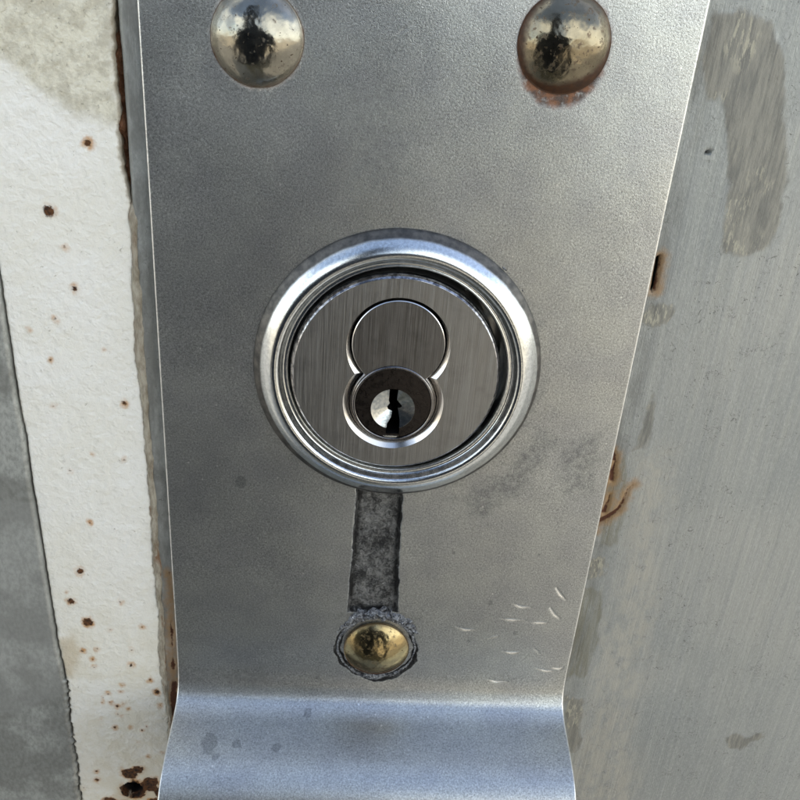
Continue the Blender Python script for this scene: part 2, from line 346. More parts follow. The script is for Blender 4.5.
def mat_door():
    n = NB('grey_painted_metal')
    streak = n.noise(1.3, 4, .7, (1, 1, .03), 2); fine = n.noise(2.6, 4, .7, (1, 1, .7), 5); big = n.noise(.03, 3, .5, off=7)
    c = n.mix(n.rng(big, .3, .7), (.29, .303, .285), (.36, .362, .330))
    c = n.mix(n.rng(streak, .30, .70, 0, .35), c, (.24, .245, .245))
    c = n.mix(n.rng(fine, .42, .72, 0, .38), c, (.45, .45, .43))
    speck = n.rng(n.noise(1.3, 5, .75, off=17, dist=1.2), .605, .645); c = n.mix(n.M('MULTIPLY', speck, n.rng(n.noise(.07, 2, off=3), .40, .6, .0, .75)), c, (.075, .072, .065))
    cr = n.rng(n.M('ABSOLUTE', n.M('SUBTRACT', n.noise(.35, 5, .7, off=61), .5)), .010, .001); cr = n.M('MULTIPLY', cr, n.rng(n.noise(.2, 3, off=70), .55, .66, 0, .7))
    c = n.mix(cr, c, (.07, .068, .06))
    gx = n.M('MULTIPLY', n.rng(n.sep(0), 37.5, 33.2), n.rng(n.noise(.25, 5, .7, (1, 1, .35), 93), .36, .60)); c = n.mix(n.M('MULTIPLY', gx, .62), c, (.13, .128, .115))   # smudges beside the plate, its contact shade put into the colour
    worn = n.sd('worn', 4.0, .22, 3.0, 6, 0, (1, 1, .4)); c = n.mix(n.M('MULTIPLY', worn, n.rng(n.noise(.8, 5, .7, (1, 1, .5), 9), .35, .62, .1, .8)), c, (.42, .40, .345))
    pat = n.sd('patch', 1.3, .45, .4, 8, 0, (1, 1, .5)); pc = n.mix(n.rng(n.noise(1.3, 5, .7, (1, 1, .12), 11), .35, .65), (.13, .122, .10), (.27, .25, .20))
    c = n.mix(n.M('MULTIPLY', pat, .78), c, pc)
    scrape = n.M('MULTIPLY', pat, n.rng(n.noise(1.8, 4, .7, (1, 1, .25), 19), .50, .58)); scrape = n.M('MULTIPLY', scrape, n.rng(n.noise(.11, 2, off=29), .47, .56))
    c = n.mix(n.M('MULTIPLY', scrape, .85), c, (.42, .39, .30))
    gr = n.sd('green', 1.2, .5, .45, 12, 0, (1, 1, .3)); c = n.mix(n.M('MULTIPLY', gr, n.rng(n.noise(1.5, 4, .7, (1, 1, .08), 23), .3, .65, .10, .62)), c, (.18, .165, .105))
    halo = n.sd('rust', 1.0, .9, .9, 14, .7); c = n.mix(n.M('MULTIPLY', halo, .7), c, (.36, .20, .07))
    core = n.sd('rust', .3, 1.8, .12, 15, -.1); c = n.mix(core, c, n.mix(n.noise(2, 3), (.03, .012, .008), (.15, .05, .02)))
    hole = n.sd('hole', .08, 2, .06, 16); c = n.mix(hole, c, (.008, .007, .006))
    nb = n.bump(streak, .12, .8); nb = n.bump(fine, .07, .9, nb); nb = n.bump(speck, .08, -.5, nb)
    return n.out(c, n.mixf(pat, n.rng(streak, .3, .7, .42, .58), .62), n.mixf(pat, .35, .1), nb, .5)

def mat_side():
    n = NB('dull_grey_metal')
    f = n.noise(1.6, 4, .7, (1, 1, .6), 2); g = n.noise(.12, 3, .5, off=5)
    c = n.mix(n.rng(f, .3, .7), (.29, .295, .27), (.46, .465, .43))
    c = n.mix(n.rng(n.noise(.09, 3, .5, off=15), .42, .56, 0, .5), c, (.125, .123, .108))
    sm = n.sd('film', .8, .3, .5, 4); c = n.mix(n.M('MULTIPLY', sm, .35), c, (.34, .34, .32))
    return n.out(c, .5, .3, n.bump(f, .08, .8))

def mat_tan():
    n = NB('old_sealant'); a = n.noise(1.2, 5, .7, (1, 1, .3))
    c = n.mix(n.rng(a, .3, .7), (.20, .165, .115), (.42, .38, .30)); b = n.noise(.5, 4, .7, (1, 1, .3), 9)
    c = n.mix(n.M('MULTIPLY', n.rng(b, .52, .66), n.rng(n.sep(2), 0, -50, .2, 1)), c, (.16, .065, .02))
    return n.out(c, .8, 0, n.bump(a, .3, .8))

def mat_burr():
    n = NB('gouged_metal_burr'); a = n.noise(1.3, 6, .75, dist=.8); b = n.noise(4, 3, .6, off=5)
    c = n.mix(n.rng(a, .38, .62), (.035, .036, .04), (.34, .35, .37)); c = n.mix(n.rng(b, .6, .7), c, (.75, .75, .75))
    return n.out(c, .38, .85, n.bump(a, .4, 1.))

MP, MC, MW, MD, MS, MT, MB_ = mat_plate(), mat_collar(), mat_white(), mat_door(), mat_side(), mat_tan(), mat_burr()

# ------------------------------------------------------------------ setting: ground and the person in front of the lock
def ground():
    n = NB('pale_concrete'); a = n.noise(.004, 5, .6); b = n.noise(.05, 4, .6)
    near = n.mix(n.rng(a, .3, .7), (.20, .19, .168), (.26, .245, .215)); c = n.mix(n.rng(b, .4, .7, 0, .4), near, (.16, .15, .13))
    far = n.mix(n.rng(n.noise(.0008, 4), .3, .7), (.40, .345, .26), (.50, .44, .34))      # paler far ground, added to brighten what the metal reflects
    v = n.t.nodes.new('ShaderNodeVectorMath'); v.operation = 'DOT_PRODUCT'; n.t.links.new(n.P, v.inputs[0]); v.inputs[1].default_value = (0, -1, 0)
    c = n.mix(n.rng(n.M('ADD', v.outputs['Value'], n.M('MULTIPLY', n.noise(.002, 4), 500)), 2600, 2800), c, far)
    mt = n.out(c, .9, 0, n.bump(b, 2, .5))
    s = 1500; me = bpy.data.meshes.new('ground'); me.from_pydata([(-s, -s, 0), (s, -s, 0), (s, s, 0), (-s, s, 0)], [], [(0, 1, 2, 3)])
    o = link('ground', me, mt, smooth=False); o['kind'] = 'structure'
ground()

def person():
    n = NB('dark_clothes'); h = n.sep(2)
    cloth = n.mix(n.rng(n.noise(.02, 4), .3, .7), (.014, .022, .040), (.024, .034, .058))
    c = n.mix(n.rng(h, -270, -285), cloth, (.36, .345, .30))
    c = n.mix(n.rng(h, -1220, -1230), c, (.02, .018, .015))
    mt = n.out(c, .85)
    J = {'pelvis': ((0, 0, .93), .155, .11), 'waist': ((0, 0, 1.06), .14, .10), 'chest': ((0, .01, 1.26), .17, .12), 'neck0': ((0, 0, 1.43), .075, .07), 'neck1': ((0, -.015, 1.50), .055, .058),
         'jaw': ((0, -.03, 1.56), .062, .078), 'head': ((0, -.02, 1.65), .077, .096), 'crown': ((0, -.005, 1.71), .055, .07)}
    for s_, k in ((-1, 'l'), (1, 'r')):
        J.update({'sh' + k: ((.17 * s_, 0, 1.40), .075, .07), 'el' + k: ((.27 * s_, .05, 1.13), .05, .05), 'wr' + k: ((.19 * s_, -.07, .97), .045, .045), 'pk' + k: ((.145 * s_, -.08, .93), .05, .04),
                  'hip' + k: ((.095 * s_, 0, .87), .095, .10), 'kn' + k: ((.11 * s_, -.01, .49), .062, .066), 'an' + k: ((.12 * s_, .02, .09), .045, .05), 'ft' + k: ((.13 * s_, -.10, .04), .045, .035), 'to' + k: ((.135 * s_, -.16, .035), .04, .03)})
    E_ = [('pelvis', 'waist'), ('waist', 'chest'), ('chest', 'neck0'), ('neck0', 'neck1'), ('neck1', 'jaw'), ('jaw', 'head'), ('head', 'crown')]
    for k in 'lr': E_ += [('chest', 'sh' + k), ('sh' + k, 'el' + k), ('el' + k, 'wr' + k), ('wr' + k, 'pk' + k), ('pelvis', 'hip' + k), ('hip' + k, 'kn' + k), ('kn' + k, 'an' + k), ('an' + k, 'ft' + k), ('ft' + k, 'to' + k)]
    names = list(J); me = bpy.data.meshes.new('person')
    # facing the wall: the wall is towards +y, so y is mirrored
    me.from_pydata([(J[q][0][0], -J[q][0][1], J[q][0][2]) for q in names], [(names.index(a), names.index(b)) for a, b in E_], [])
    o = bpy.data.objects.new('person', me); COL.objects.link(o); o.location = (PERSON_X, -PERSON_D, 0)
    sk = o.modifiers.new('skin', 'SKIN'); sk.use_smooth_shade = True; o.modifiers.new('sub', 'SUBSURF').render_levels = 2
    for i, q in enumerate(names): me.skin_vertices[0].data[i].radius = J[q][1:]
    me.skin_vertices[0].data[0].use_root = True
    me2 = bpy.data.meshes.new_from_object(o.evaluated_get(bpy.context.evaluated_depsgraph_get()))
    o.modifiers.clear(); o.data = me2; me2.materials.clear(); me2.materials.append(mt)
    props(o, 'person in dark hooded jacket, hands in pockets, mirrored in the rivets and plate', 'person')
PERSON_X, PERSON_D = -.105, .34
person()

# ------------------------------------------------------------------ left: side panel, white frame
ZF, ZD = -1.9, -1.62          # front of the white frame and of the door, mm
YA = axis((-1290, -125, 40), (-125, -96, 3), (-96, 58, .30), (58, 90, 3), (90, 1000, 40))
def edge_of(pts, z):
    P = pxs(pts, z); o = np.argsort(P[:, 1]); P = P[o]
    return lambda y: np.interp(y, P[:, 1], P[:, 0])
white_right = edge_of([(111, -8), (112, 0), (115, 50), (115, 80), (118, 110), (120, 140), (122, 168), (129, 190), (132, 250), (133, 300), (136, 352), (142, 400), (146, 440), (150, 496), (153, 540), (156, 572), (159, 605), (160, 650), (161, 672), (166, 696), (169, 720), (171, 760), (173, 800)], ZF)
white_left = edge_of([(-40, 60), (0, 282), (18, 400), (26, 440), (31, 480), (41, 540), (50, 598), (58, 647), (67, 686), (70, 719), (76, 761), (80, 800)], ZF)
yv = YA
wr = white_right(yv) + (fbm(yv * 1.3, yv * 0, 5) - .5) * .45 + (fbm(yv * .25, yv * 0, 6) - .5) * .5
ragged = ss(-50, -70, yv)
wl = white_left(yv) + (fbm(yv * 1.8, yv * 0, 7) - .5) * (.15 + .8 * ragged)
T = axis((0, 1, 1 / 70))
def strip(name, xl, xr, z0, mat, zfun, attrs, depth=40, n=70):
    T = np.linspace(0, 1, n); X = xl[:, None] * (1 - T) + xr[:, None] * T; Y = np.repeat(yv[:, None], len(T), 1)
    e = np.minimum(X - xl[:, None], xr[:, None] - X)
    Z = zfun(X, Y, e); B = np.stack([X, Y, np.full(X.shape, z0 - depth)], -1)
    return grid(name, X, Y, Z, attrs(X, Y, e), mat, back=B)
spots = [(49, 211, 8), (88, 143, 5), (75, 289, 4.5), (65, 247, 2.2), (55, 319, 2.3), (51, 360, 2), (53, 406, 2), (124, 403, 3.2), (124, 459, 2), (70, 471, 2.2), (90, 523, 2.2),
         (80, 571, 5), (66, 592, 1.5), (71, 601, 5), (88, 622, 7), (120, 602, 2), (142, 627, 2), (110, 630, 1.6), (83, 651, 2.2), (97, 649, 2), (93, 659, 1.6), (131, 665, 3.4), (94, 667, 1.5), (132, 650, 1.4),
         (157, 692, 4), (150, 680, 2.5), (122, 685, 1.8), (108, 694, 1.6), (103, 698, 1.2), (110, 702, 1.6), (102, 703, 1.0), (117, 706, 2.5), (123, 704, 1.2), (129, 709, 1.2), (118, 714, 1.3), (121, 716, 1.2),
         (115, 727, 2.3), (130, 728, 1.4), (142, 730, 1.5), (147, 726, 1.1), (160, 706, 1.7), (148, 756, 1.2), (163, 753, 1.5), (96, 771, 2), (97, 780, 3.0), (141, 769, 4.5), (84, 788, 1.5), (101, 719, 1.2), (138, 742, 1), (121, 692, 1), (28, 330, 1), (104, 350, 1), (93, 455, 1.2)]
hole_c = px(133, 789, ZF); hole_r = 2.0
def rust_field(X, Y):
    d = np.full(X.shape, 5.0)
    for u, v, r in spots:
        c = px(u, v, ZF); s = np.linalg.norm(px(u + 1, v, ZF) - c); d = np.minimum(d, np.hypot(X - c[0], (Y - c[1]) * .95) - r * s * .78)
    for u, v, r in ((133, 789, 13), (150, 784, 10), (164, 793, 9), (160, 806, 13), (129, 774, 7), (138, 770, 4), (112, 803, 9), (124, 808, 12)):
        c = px(u, v, ZF); s = np.linalg.norm(px(u + 1, v, ZF) - c); d = np.minimum(d, np.hypot(X - c[0], Y - c[1]) - r * s + (fbm(X * .8 + 9, Y * .8 + 9, 37) - .5) * 1.6)
    return d + (fbm(X * 1.5, Y * 1.5, 31) - .5) * .3
def frame_attrs(X, Y, e):
    return {'rustspot': rust_field(X, Y),
            'stain': sdpoly(X, Y, pxs([(-60, -60), (116, -60), (119, 122), (98, 121), (82, 112), (66, 108), (48, 100), (34, 84), (10, 62), (-60, 30)], ZF)),
            'yellow': np.minimum(sdpoly(X, Y, pxs([(58, 640), (74, 636), (80, 655), (72, 678), (64, 676)], ZF)), sdpoly(X, Y, pxs([(105, 812), (118, 780), (175, 780), (178, 812)], ZF)) + .6),
            'edge': e}
def frame_z(X, Y, e):
    z = np.full(X.shape, ZF) - .35 * (1 - np.clip(e / .35, 0, 1)) ** 2
    z += (fbm(X * .7, Y * .7, 3) - .5) * .24
    d = np.hypot(X - hole_c[0], Y - hole_c[1]); z = np.where(d < hole_r, z - 12 * ss(hole_r, hole_r - .35, d), z + .25 * ss(hole_r + .7, hole_r, d))
    return z
fr = strip('door_frame', wl + .12, wr, ZF, MW, frame_z, frame_attrs, n=90)
props(fr, 'white painted metal frame strip spotted with rust, left of the steel lock plate', 'door frame')
def side_attrs(X, Y, e): return {'film': sdpoly(X, Y, pxs([(-60, 500), (40, 500), (62, 690), (20, 712), (-60, 700)], ZF))}
xs_side = np.full(len(yv), -700.)
T2 = np.concatenate([[0, .5, .8, .9, .95], np.linspace(.962, 1, 90)])
Xs = xs_side[:, None] * (1 - T2) + (wl - .12)[:, None] * T2; Ys = np.repeat(yv[:, None], len(T2), 1); es = (wl - .12)[:, None] - Xs
Zs = ZF + .45 - .5 * (1 - np.clip(es / .5, 0, 1)) ** 2 + (fbm(Xs * .2, Ys * .2, 8) - .5) * .12
o = grid('side_panel', Xs, Ys, Zs, side_attrs(Xs, Ys, es), MS, back=np.stack([Xs, Ys, np.full(Xs.shape, -42.)], -1))
props(o, 'dull bare grey metal panel at the far left, beside the white strip', 'metal panel')

# ------------------------------------------------------------------ right: the grey door, running on under the plate
door_l = -35.75
XD = axis((door_l, -30, .3), (-30, 29, 3), (29, 84, .32), (84, 110, 3), (110, 900, 40))
X, Y = np.meshgrid(XD, YA)
X = X + np.where(X < -34.5, (fbm(Y * .3, Y * 0, 77) - .5) * .3, 0)
PZ = lambda P: pxs(P, ZD)
patch = sdpoly(X, Y, PZ([(712, 14), (742, 10), (770, 22), (783, 55), (786, 110), (785, 175), (779, 222), (768, 246), (742, 259), (724, 250), (723, 228), (729, 190), (728, 130), (722, 103), (708, 98), (705, 60)]))
for P in ([(727, 738), (736, 732), (747, 737), (762, 731), (762, 737), (750, 742), (740, 749), (729, 748)],
          [(636, 440), (650, 380), (660, 385), (655, 430), (648, 452), (630, 452)],
          [(588, 555), (608, 556), (606, 575), (592, 584), (582, 582)],
          [(561, 692), (588, 696), (586, 712), (581, 745), (572, 752), (566, 742), (561, 715)],
          [(640, 320), (655, 300), (682, 304), (680, 318), (652, 330)],
          [(596, 372), (700, -30), (716, -30), (700, 60), (676, 160), (660, 240)]):
    patch = np.minimum(patch, sdpoly(X, Y, PZ(P)) + (0 if P[0][0] == 727 else .9 if P[0][0] == 596 else .55) + (0 if P[0][0] == 727 else (fbm(X * .5 + 50, Y * .16 + 50, 170) - .5) * 2.6))
green = np.minimum(sdpoly(X, Y, PZ([(560, 676), (580, 590), (604, 590), (598, 640), (588, 676)])), sdpoly(X, Y, PZ([(600, 545), (606, 470), (628, 452), (632, 500), (618, 545)])) + .4) + (fbm(X * .5 + 50, Y * .15 + 50, 171) - .5) * 3
rust = np.full(X.shape, 5.0)
for P, w0, w1 in (([(596, 523), (606, 518), (618, 510), (624, 500), (627, 490), (634, 484)], .55, .1), ([(612, 480), (614, 466), (616, 455)], .45, .12), ([(604, 512), (609, 500), (610, 494)], .45, .1), ([(655, 290), (658, 270), (661, 258)], .25, .2)):
    rust = np.minimum(rust, sdline(X, Y, PZ(P), w0, w1))
for P_ in ([(604, 470), (612, 452), (616, 462)], [(596, 530), (600, 500), (612, 470)]): rust = np.minimum(rust, sdline(X, Y, PZ(P_), .25, .25) + .15 + (fbm(X * .9 + 30, Y * .5 + 30, 173) - .5) * 1.2)
rust = np.minimum(rust, sdline(X, Y, np.array([[-33.9, -38.], [-34.2, -54.], [-34.4, -64.], [-34.9, -75.]]), .15, .8) - .1 + (fbm(X * .7, Y * .4, 44) - .35) * 1.6)
hole = np.minimum(sdpoly(X, Y, PZ([(650, 293), (654, 272), (657, 257), (660, 255), (660, 259), (658, 272), (654, 289)])), np.hypot(X - px(708, 152, ZD)[0], Y - px(708, 152, ZD)[1]) - .22)
worn = sdpoly(X, Y, PZ([(572, 812), (575, 745), (592, 690), (612, 600), (640, 460), (668, 455), (662, 560), (640, 680), (630, 812)]))
Z = ZD + (fbm(X * .12, Y * .03, 12) - .5) * .35 + (fbm(X * .8, Y * .12, 13) - .5) * .07 + .05 * ss(.1, -.2, patch)
Z = Z - 1.0 * ss(.12, -.12, hole) - .25 * ss(.1, -.2, rust) - .5 * (1 - np.clip((X - door_l) / .5, 0, 1)) ** 2
Z = np.where((X > -34) & (X < 32), np.minimum(Z, ZD), Z)
cl = lambda a: np.clip(a, -4, 5)
o = grid('door', X, Y, Z, {'patch': cl(patch), 'green': cl(green), 'rust': cl(rust), 'hole': cl(hole), 'worn': cl(worn)}, MD, back=np.stack([X, Y, np.full(X.shape, -42.)], -1), drop=(np.hypot(X, Y) < 16.5)[:-1, :-1] & (np.hypot(X, Y) < 16.5)[1:, 1:])
props(o, 'flat grey painted metal door with brown stains, right of and behind the lock plate', 'door')

# sealant in the joint between frame and door, missing at the top where the gap stands open
ys = np.arange(px(133, 172, ZD)[1], -97, -.3)
sea_l = np.interp(ys, yv, wr) - .15; sea_r = np.full(len(ys), door_l) + .55 + (fbm(ys * .35, ys * 0, 90) - .5) * .9
Tt = np.linspace(0, 1, 14); X = sea_l[:, None] * (1 - Tt) + sea_r[:, None] * Tt; Y = np.repeat(ys[:, None], 14, 1)
Z = ZD - .25 + .45 * np.sin(Tt * np.pi)[None] ** .7 + (fbm(X * 1.5, Y * .6, 91) - .5) * .4
Z = Z - 3.5 * ss(ys[0] - 7, ys[0], ys)[:, None] ** 1.5
o = grid('sealant_bead', X[::-1], Y[::-1], Z[::-1], {}, MT, back=np.stack([X[::-1], Y[::-1], np.full(X.shape, -8.)], -1))
props(o, 'thin crusty tan sealant line between the white frame and the grey door', 'sealant')
# rusty back of the open joint
nrust = mat_simple('flaking_rust', (.15, .065, .028), .9, 0, .3)
yy = np.linspace(ys[0] - 4, 62, 160); tt = np.linspace(-37.6, -35.0, 14); X, Y = np.meshgrid(tt, yy)
Z = -5.2 + fbm(X * .8, Y * .5, 61) * 3.4 + 1.2 * (fbm(X * 2, Y * 1.2, 62) - .5)
o = grid('rust_scale', X, Y, Z, {}, nrust, back=np.stack([X, Y, np.full(X.shape, -9.)], -1)); props(o, 'dark flaking rust down in the open gap beside the white strip', 'rust')

# ------------------------------------------------------------------ the lock plate
plate = empty('lock_plate', W(0, -62, -1.6), label='bare steel lock plate with three domed rivets and an outward bent lower lip', cat='lock plate')
PW = 33.1
prof = spline([(-53.5, 0), (-55.5, .04), (-57.3, .18), (-58.9, .5), (-60.1, 1.05), (-61.0, 1.75), (-61.7, 2.8), (-62.35, 4.5), (-62.95, 7), (-63.6, 9.6), (-64.35, 12), (-65.4, 14.2), (-67.2, 16.3), (-70.2, 18.2), (-75, 19.4), (-84, 20)], 14)
flat = axis((-53.5, 56, .17), (56, 64, 1))[::-1]
PY = np.r_[flat, prof[1:, 0]]; PZv = np.r_[flat * 0, prof[1:, 1]]
PY, PZv = PY[::-1], PZv[::-1]
XE = axis((-PW, -PW + .6, .06), (-PW + .6, PW - .6, .19), (PW - .6, PW, .06))
X, Y0 = np.meshgrid(XE, PY); Zb = np.repeat(PZv[:, None], len(XE), 1)
S_ = np.r_[0, np.cumsum(np.hypot(np.diff(PY), np.diff(PZv)))]; Sg = np.repeat(S_[:, None], len(XE), 1)
# unit normals of the profile (Y, Z)
ty, tz = np.gradient(PY, S_), np.gradient(PZv, S_); ny, nz = -tz, ty; nn = np.hypot(ny, nz); ny, nz = ny / nn, nz / nn
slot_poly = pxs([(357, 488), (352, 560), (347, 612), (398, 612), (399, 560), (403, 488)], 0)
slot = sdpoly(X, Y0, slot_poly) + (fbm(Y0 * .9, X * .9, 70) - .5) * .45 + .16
rivs = [(px(256, 38, 1.2), 5.45, 2.6, 0), (px(566.5, 44, 1.2), 5.6, 2.6, 1), (px(376.5, 650, .3), 5.45, 2.1, 2)]
rc = rivs[2][0]
rr = np.hypot(X - rc[0], Y0 - rc[1]); ang = np.arctan2(Y0 - rc[1], X - rc[0])
er = PW - np.abs(X)
h = -.30 * (1 - np.sqrt(np.clip(1 - (1 - np.clip(er / .30, 0, 1)) ** 2, 0, 1)))
h += (fbm(X * .05, Sg * .05, 71) - .5) * .18 + (fbm(X * 1.2, Sg * 1.2, 75) - .5) * .007
h += slot_h if False else -.8 * ss(.12, -.12, slot) + (fbm(X * 1.3, Y0 * .8, 72) - .5) * .5 * ss(.1, -.3, slot) 
crat = rr + (fbm(np.cos(ang) * 3 + 9, np.sin(ang) * 3 + 9, 78) - .5) * 1.2
h -= .40 * ss(7.0, 6.2, crat)
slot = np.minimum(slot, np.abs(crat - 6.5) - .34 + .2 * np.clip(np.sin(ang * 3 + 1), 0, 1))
scr = np.full(X.shape, 5.0)
gouges = [[(513, 603), (521, 607), (534, 607)], [(527, 622), (540, 623), (550, 623)], [(499, 618), (512, 620), (526, 620)], [(556, 588), (560, 594), (566, 600)], [(550, 608), (554, 614), (560, 619)], [(455, 626), (466, 630), (478, 629)], [(502, 651), (512, 653), (521, 652)], [(536, 668), (546, 671), (556, 671)], [(488, 679), (497, 681), (508, 681)], [(553, 668), (559, 669), (563, 668)], [(480, 640), (498, 636)], [(534, 648), (539, 653)]]
for k, g in enumerate(gouges): scr = np.minimum(scr, sdline(X, Y0, spline(pxs(g), 5), .03, .03) - .16 * (1 if k < 10 else .3) * np.exp(-((X - pxs(g)[len(g) // 2][0]) / 1.0) ** 2))
fine = [[(443, 496), (452, 512), (456, 528)], [(470, 560), (496, 600)], [(186, 560), (250, 546)], [(240, 600), (300, 616)], [(430, 480), (470, 497)], [(300, 250), (296, 232)], [(448, 226), (439, 200)], [(300, 160), (318, 205)], [(490, 585), (560, 575)], [(200, 455), (232, 440)], [(578, 330), (600, 372)], [(200, 250), (202, 170)]]
for k in range(130):
    a0, b0 = rng.uniform(-31, 31), rng.uniform(-56, 46) if k % 3 else rng.uniform(-56, -20)
    if math.hypot(a0, b0) < 21: continue
    th = rng.normal(.2, .9); L_ = rng.uniform(.8, 5); bd = rng.normal(0, .12) * L_
    p_ = np.array([[a0, b0], [a0 + L_ * .5 * math.cos(th) - bd * math.sin(th), b0 + L_ * .5 * math.sin(th) + bd * math.cos(th)], [a0 + L_ * math.cos(th), b0 + L_ * math.sin(th)]])
    wd = rng.uniform(-.10, .02)
    msk = (np.abs(X - a0) < 7) & (np.abs(Y0 - b0) < 7)
    scr[msk] = np.minimum(scr[msk], sdline(X[msk], Y0[msk], spline(p_, 4), wd, wd - .03))
for g in fine: scr = np.minimum(scr, sdline(X, Y0, pxs(g), -.02, -.02))
h -= .10 * ss(.07, -.06, scr)
spl = []
for u, v, r in [(241, 482, 9), (490, 603, 4), (515, 633, 3.5), (539, 555, 2.5), (317, 677, 2.5), (469, 641, 3), (454, 553, 3)]:
    c = px(u, v); s = np.linalg.norm(px(u + 1, v) - c); spl.append(np.hypot((X - c[0]), (Y0 - c[1]) * .8) - r * s * .62 + (Zb > .5) * 5)
# spots on the shelf are placed by depth instead
for x_, z_, r_ in [(-26.5, 9.0, 2.2), (-22.0, 9.0, 1.2), (-15.5, 9.5, 1.3), (-11, 3.4, 1.1), (-25.0, 11.2, .8)]:
    spl.append(np.hypot(X - x_, Zb - z_) - r_ * .75 + (fbm(X * 1.2, Zb * 1.2, 81) - .42) * 1.8 + (Zb < 1) * 5)
spotf = np.minimum.reduce(spl)
rg = np.full(X.shape, 5.0)
for (c, R_, hh, k) in rivs[:2]:
    dd = np.hypot(X - c[0], Y0 - c[1]); an = np.arctan2(Y0 - c[1], X - c[0])
    rg = np.minimum(rg, dd - R_ - (-.15 + (1.75 if k == 1 else .15) * np.clip(-np.sin(an), 0, 1) ** 2))
smp = [sdpoly(X, Y0, pxs(P)) for P in ([(445, 500), (500, 470), (540, 425), (560, 440), (530, 490), (480, 520)], [(205, 668), (265, 664), (262, 688), (215, 690)], [(190, 40), (216, 50), (212, 84), (186, 90)], [(330, 95), (400, 70), (420, 180), (350, 210)], [(560, 440), (608, 425), (596, 490), (560, 500)], [(340, 596), (352, 602), (345, 626), (334, 630)], [(400, 612), (420, 618), (418, 650), (408, 640)])]
smud = np.minimum(np.minimum.reduce(smp), np.hypot(X, Y0) - 20.9 + (fbm(X * .4, Y0 * .4, 79) - .5) * 1.5)
hall = (np.hypot(X, Y0) < 19.2)[:-1, :-1] & (np.hypot(X, Y0) < 19.2)[1:, 1:]
Yp = Y0 + ny[:, None] * h; Zp = Zb + nz[:, None] * h
Bk = np.stack([X, Y0 - ny[:, None] * 1.55, Zb - nz[:, None] * 1.55], -1)
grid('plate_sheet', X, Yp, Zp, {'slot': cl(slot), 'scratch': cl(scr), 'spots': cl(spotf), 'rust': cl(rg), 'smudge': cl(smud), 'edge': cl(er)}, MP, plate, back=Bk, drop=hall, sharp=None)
# the underside of the bent sheet
grid('plate_back', X[::4, ::12], (Y0 - ny[:, None] * 1.5)[::4, ::12], (Zb - nz[:, None] * 1.5)[::4, ::12], {}, MP, plate, drop=(np.hypot(X, Y0)[::4, ::12][:-1, :-1] < 19) & (np.hypot(X, Y0)[::4, ::12][1:, 1:] < 19))

# rivets
RM = [mat_rivet(3, (.33, .31, .255), .01), mat_rivet(21, (.25, .215, .15), .06), mat_rivet(37, (.36, .285, .15), .05)]
RL = ['upper left domed rivet, mostly clean', 'upper right domed rivet with orange rust below it', 'lower golden domed rivet in a gouged crater']
for (c, R_, hh, k) in rivs:
    rs = (R_ ** 2 + hh ** 2) / (2 * hh); a1 = math.asin(R_ / rs)
    pr = [(rs * math.sin(a), hh - rs + rs * math.cos(a)) for a in np.linspace(0, a1 * .97, 40)]
    pr += [(R_ * .995, .16), (R_ * 1.0, .0), (R_ * .985, -.3)]
    sy = 1
    def dent(r_, z_, t_, k=k, R_=R_):
        q = np.clip(r_ / R_, 0, 1); xx, yy = r_ * np.cos(t_), r_ * np.sin(t_)
        return r_ * (1 + .022 * (fbm(np.cos(t_) * 1.3 + 7, np.sin(t_) * 1.3 + 7 + k, 140) - .5) * 2 * q ** 2), z_ + np.where(z_ > 0, (fbm(xx * .35 + 20, yy * .35 + 20, 150 + k) - .5) * .30 + (fbm(xx * 1.3 + 20, yy * 1.3 + 20, 160 + k) - .5) * .035, 0) * (1 - q ** 4)
    o = lathe('rivet', pr, RM[k], plate, c[0], c[1], 160, sharp=60, sy=sy, dz=dent)
    me = o.data; at = me.attributes.new('rim', 'FLOAT', 'POINT')
    off = Vector((0, 0, 0)) + plate.location; vals = []
    for v in me.vertices:
        w = v.co + off; x_, y_ = w.x * 1000 - c[0], (w.z - H0) * 1000 - c[1]; an = math.atan2(y_, x_); d = R_ - math.hypot(x_, y_ / sy)
        low = max(0, -math.sin(an - (.0, .35, 0)[k])); left = max(0, -math.cos(an)); low *= (.6, 1.35, 1.2)[k]
        vals.append(d - (.12, .28, .10)[k] - (.15, .65, .45)[k] * low ** 2 - (0, .5, 0)[k] * left ** 3)
    at.data.foreach_set('value', vals); o['label'] = RL[k]

# ragged crust round the lower rivet
def crust(name, pathf, w, hgt, seed, parent, mat, n=500, m_=20, z0=-.25, label=None):
    t = np.linspace(0, 1, n); u = np.linspace(-1, 1, m_); T_, U = np.meshgrid(t, u, indexing='ij')
    cx, cy, nx_, ny_, wv = pathf(T_)
    ww = w * wv * (1 + (fbm(T_ * 22, T_ * 0, seed) - .5) * 1.1)
    X = cx + nx_ * U * ww; Y = cy + ny_ * U * ww
    Z = z0 + hgt * wv * np.sqrt(np.clip(1 - U ** 2, 0, 1)) * (.25 + 1.5 * fbm(X * 1.3, Y * 2.0, seed + 3)) + (fbm(X * 3, Y * 3, seed + 5) - .5) * hgt * .35
    Z[:, 0] = Z[:, -1] = -.3
    o = grid(name, X, Y, Z, {}, mat, parent, sharp=70)
    if label: o['label'] = label
    return o
def ringpath(cx, cy, r, sy, a0, a1, wf, wob=.25, sd_=1):
    def f(T_):
        a = a0 + (a1 - a0) * T_; r_ = r + (fbm(T_ * 25, T_ * 0, sd_) - .5) * wob
        return cx + np.cos(a) * r_, cy + np.sin(a) * r_ * sy, np.cos(a), np.sin(a) * sy, wf(a)
    return f
crust('burr_ring', ringpath(rc[0], rc[1] - .05, 6.45, 1., 0, 2 * np.pi, lambda a: .45 + .35 * np.clip(-np.sin(a), 0, 1) ** 4 + .15 * np.sin(a * 3), .5, 4), .55, .34, 101, plate, MB_)
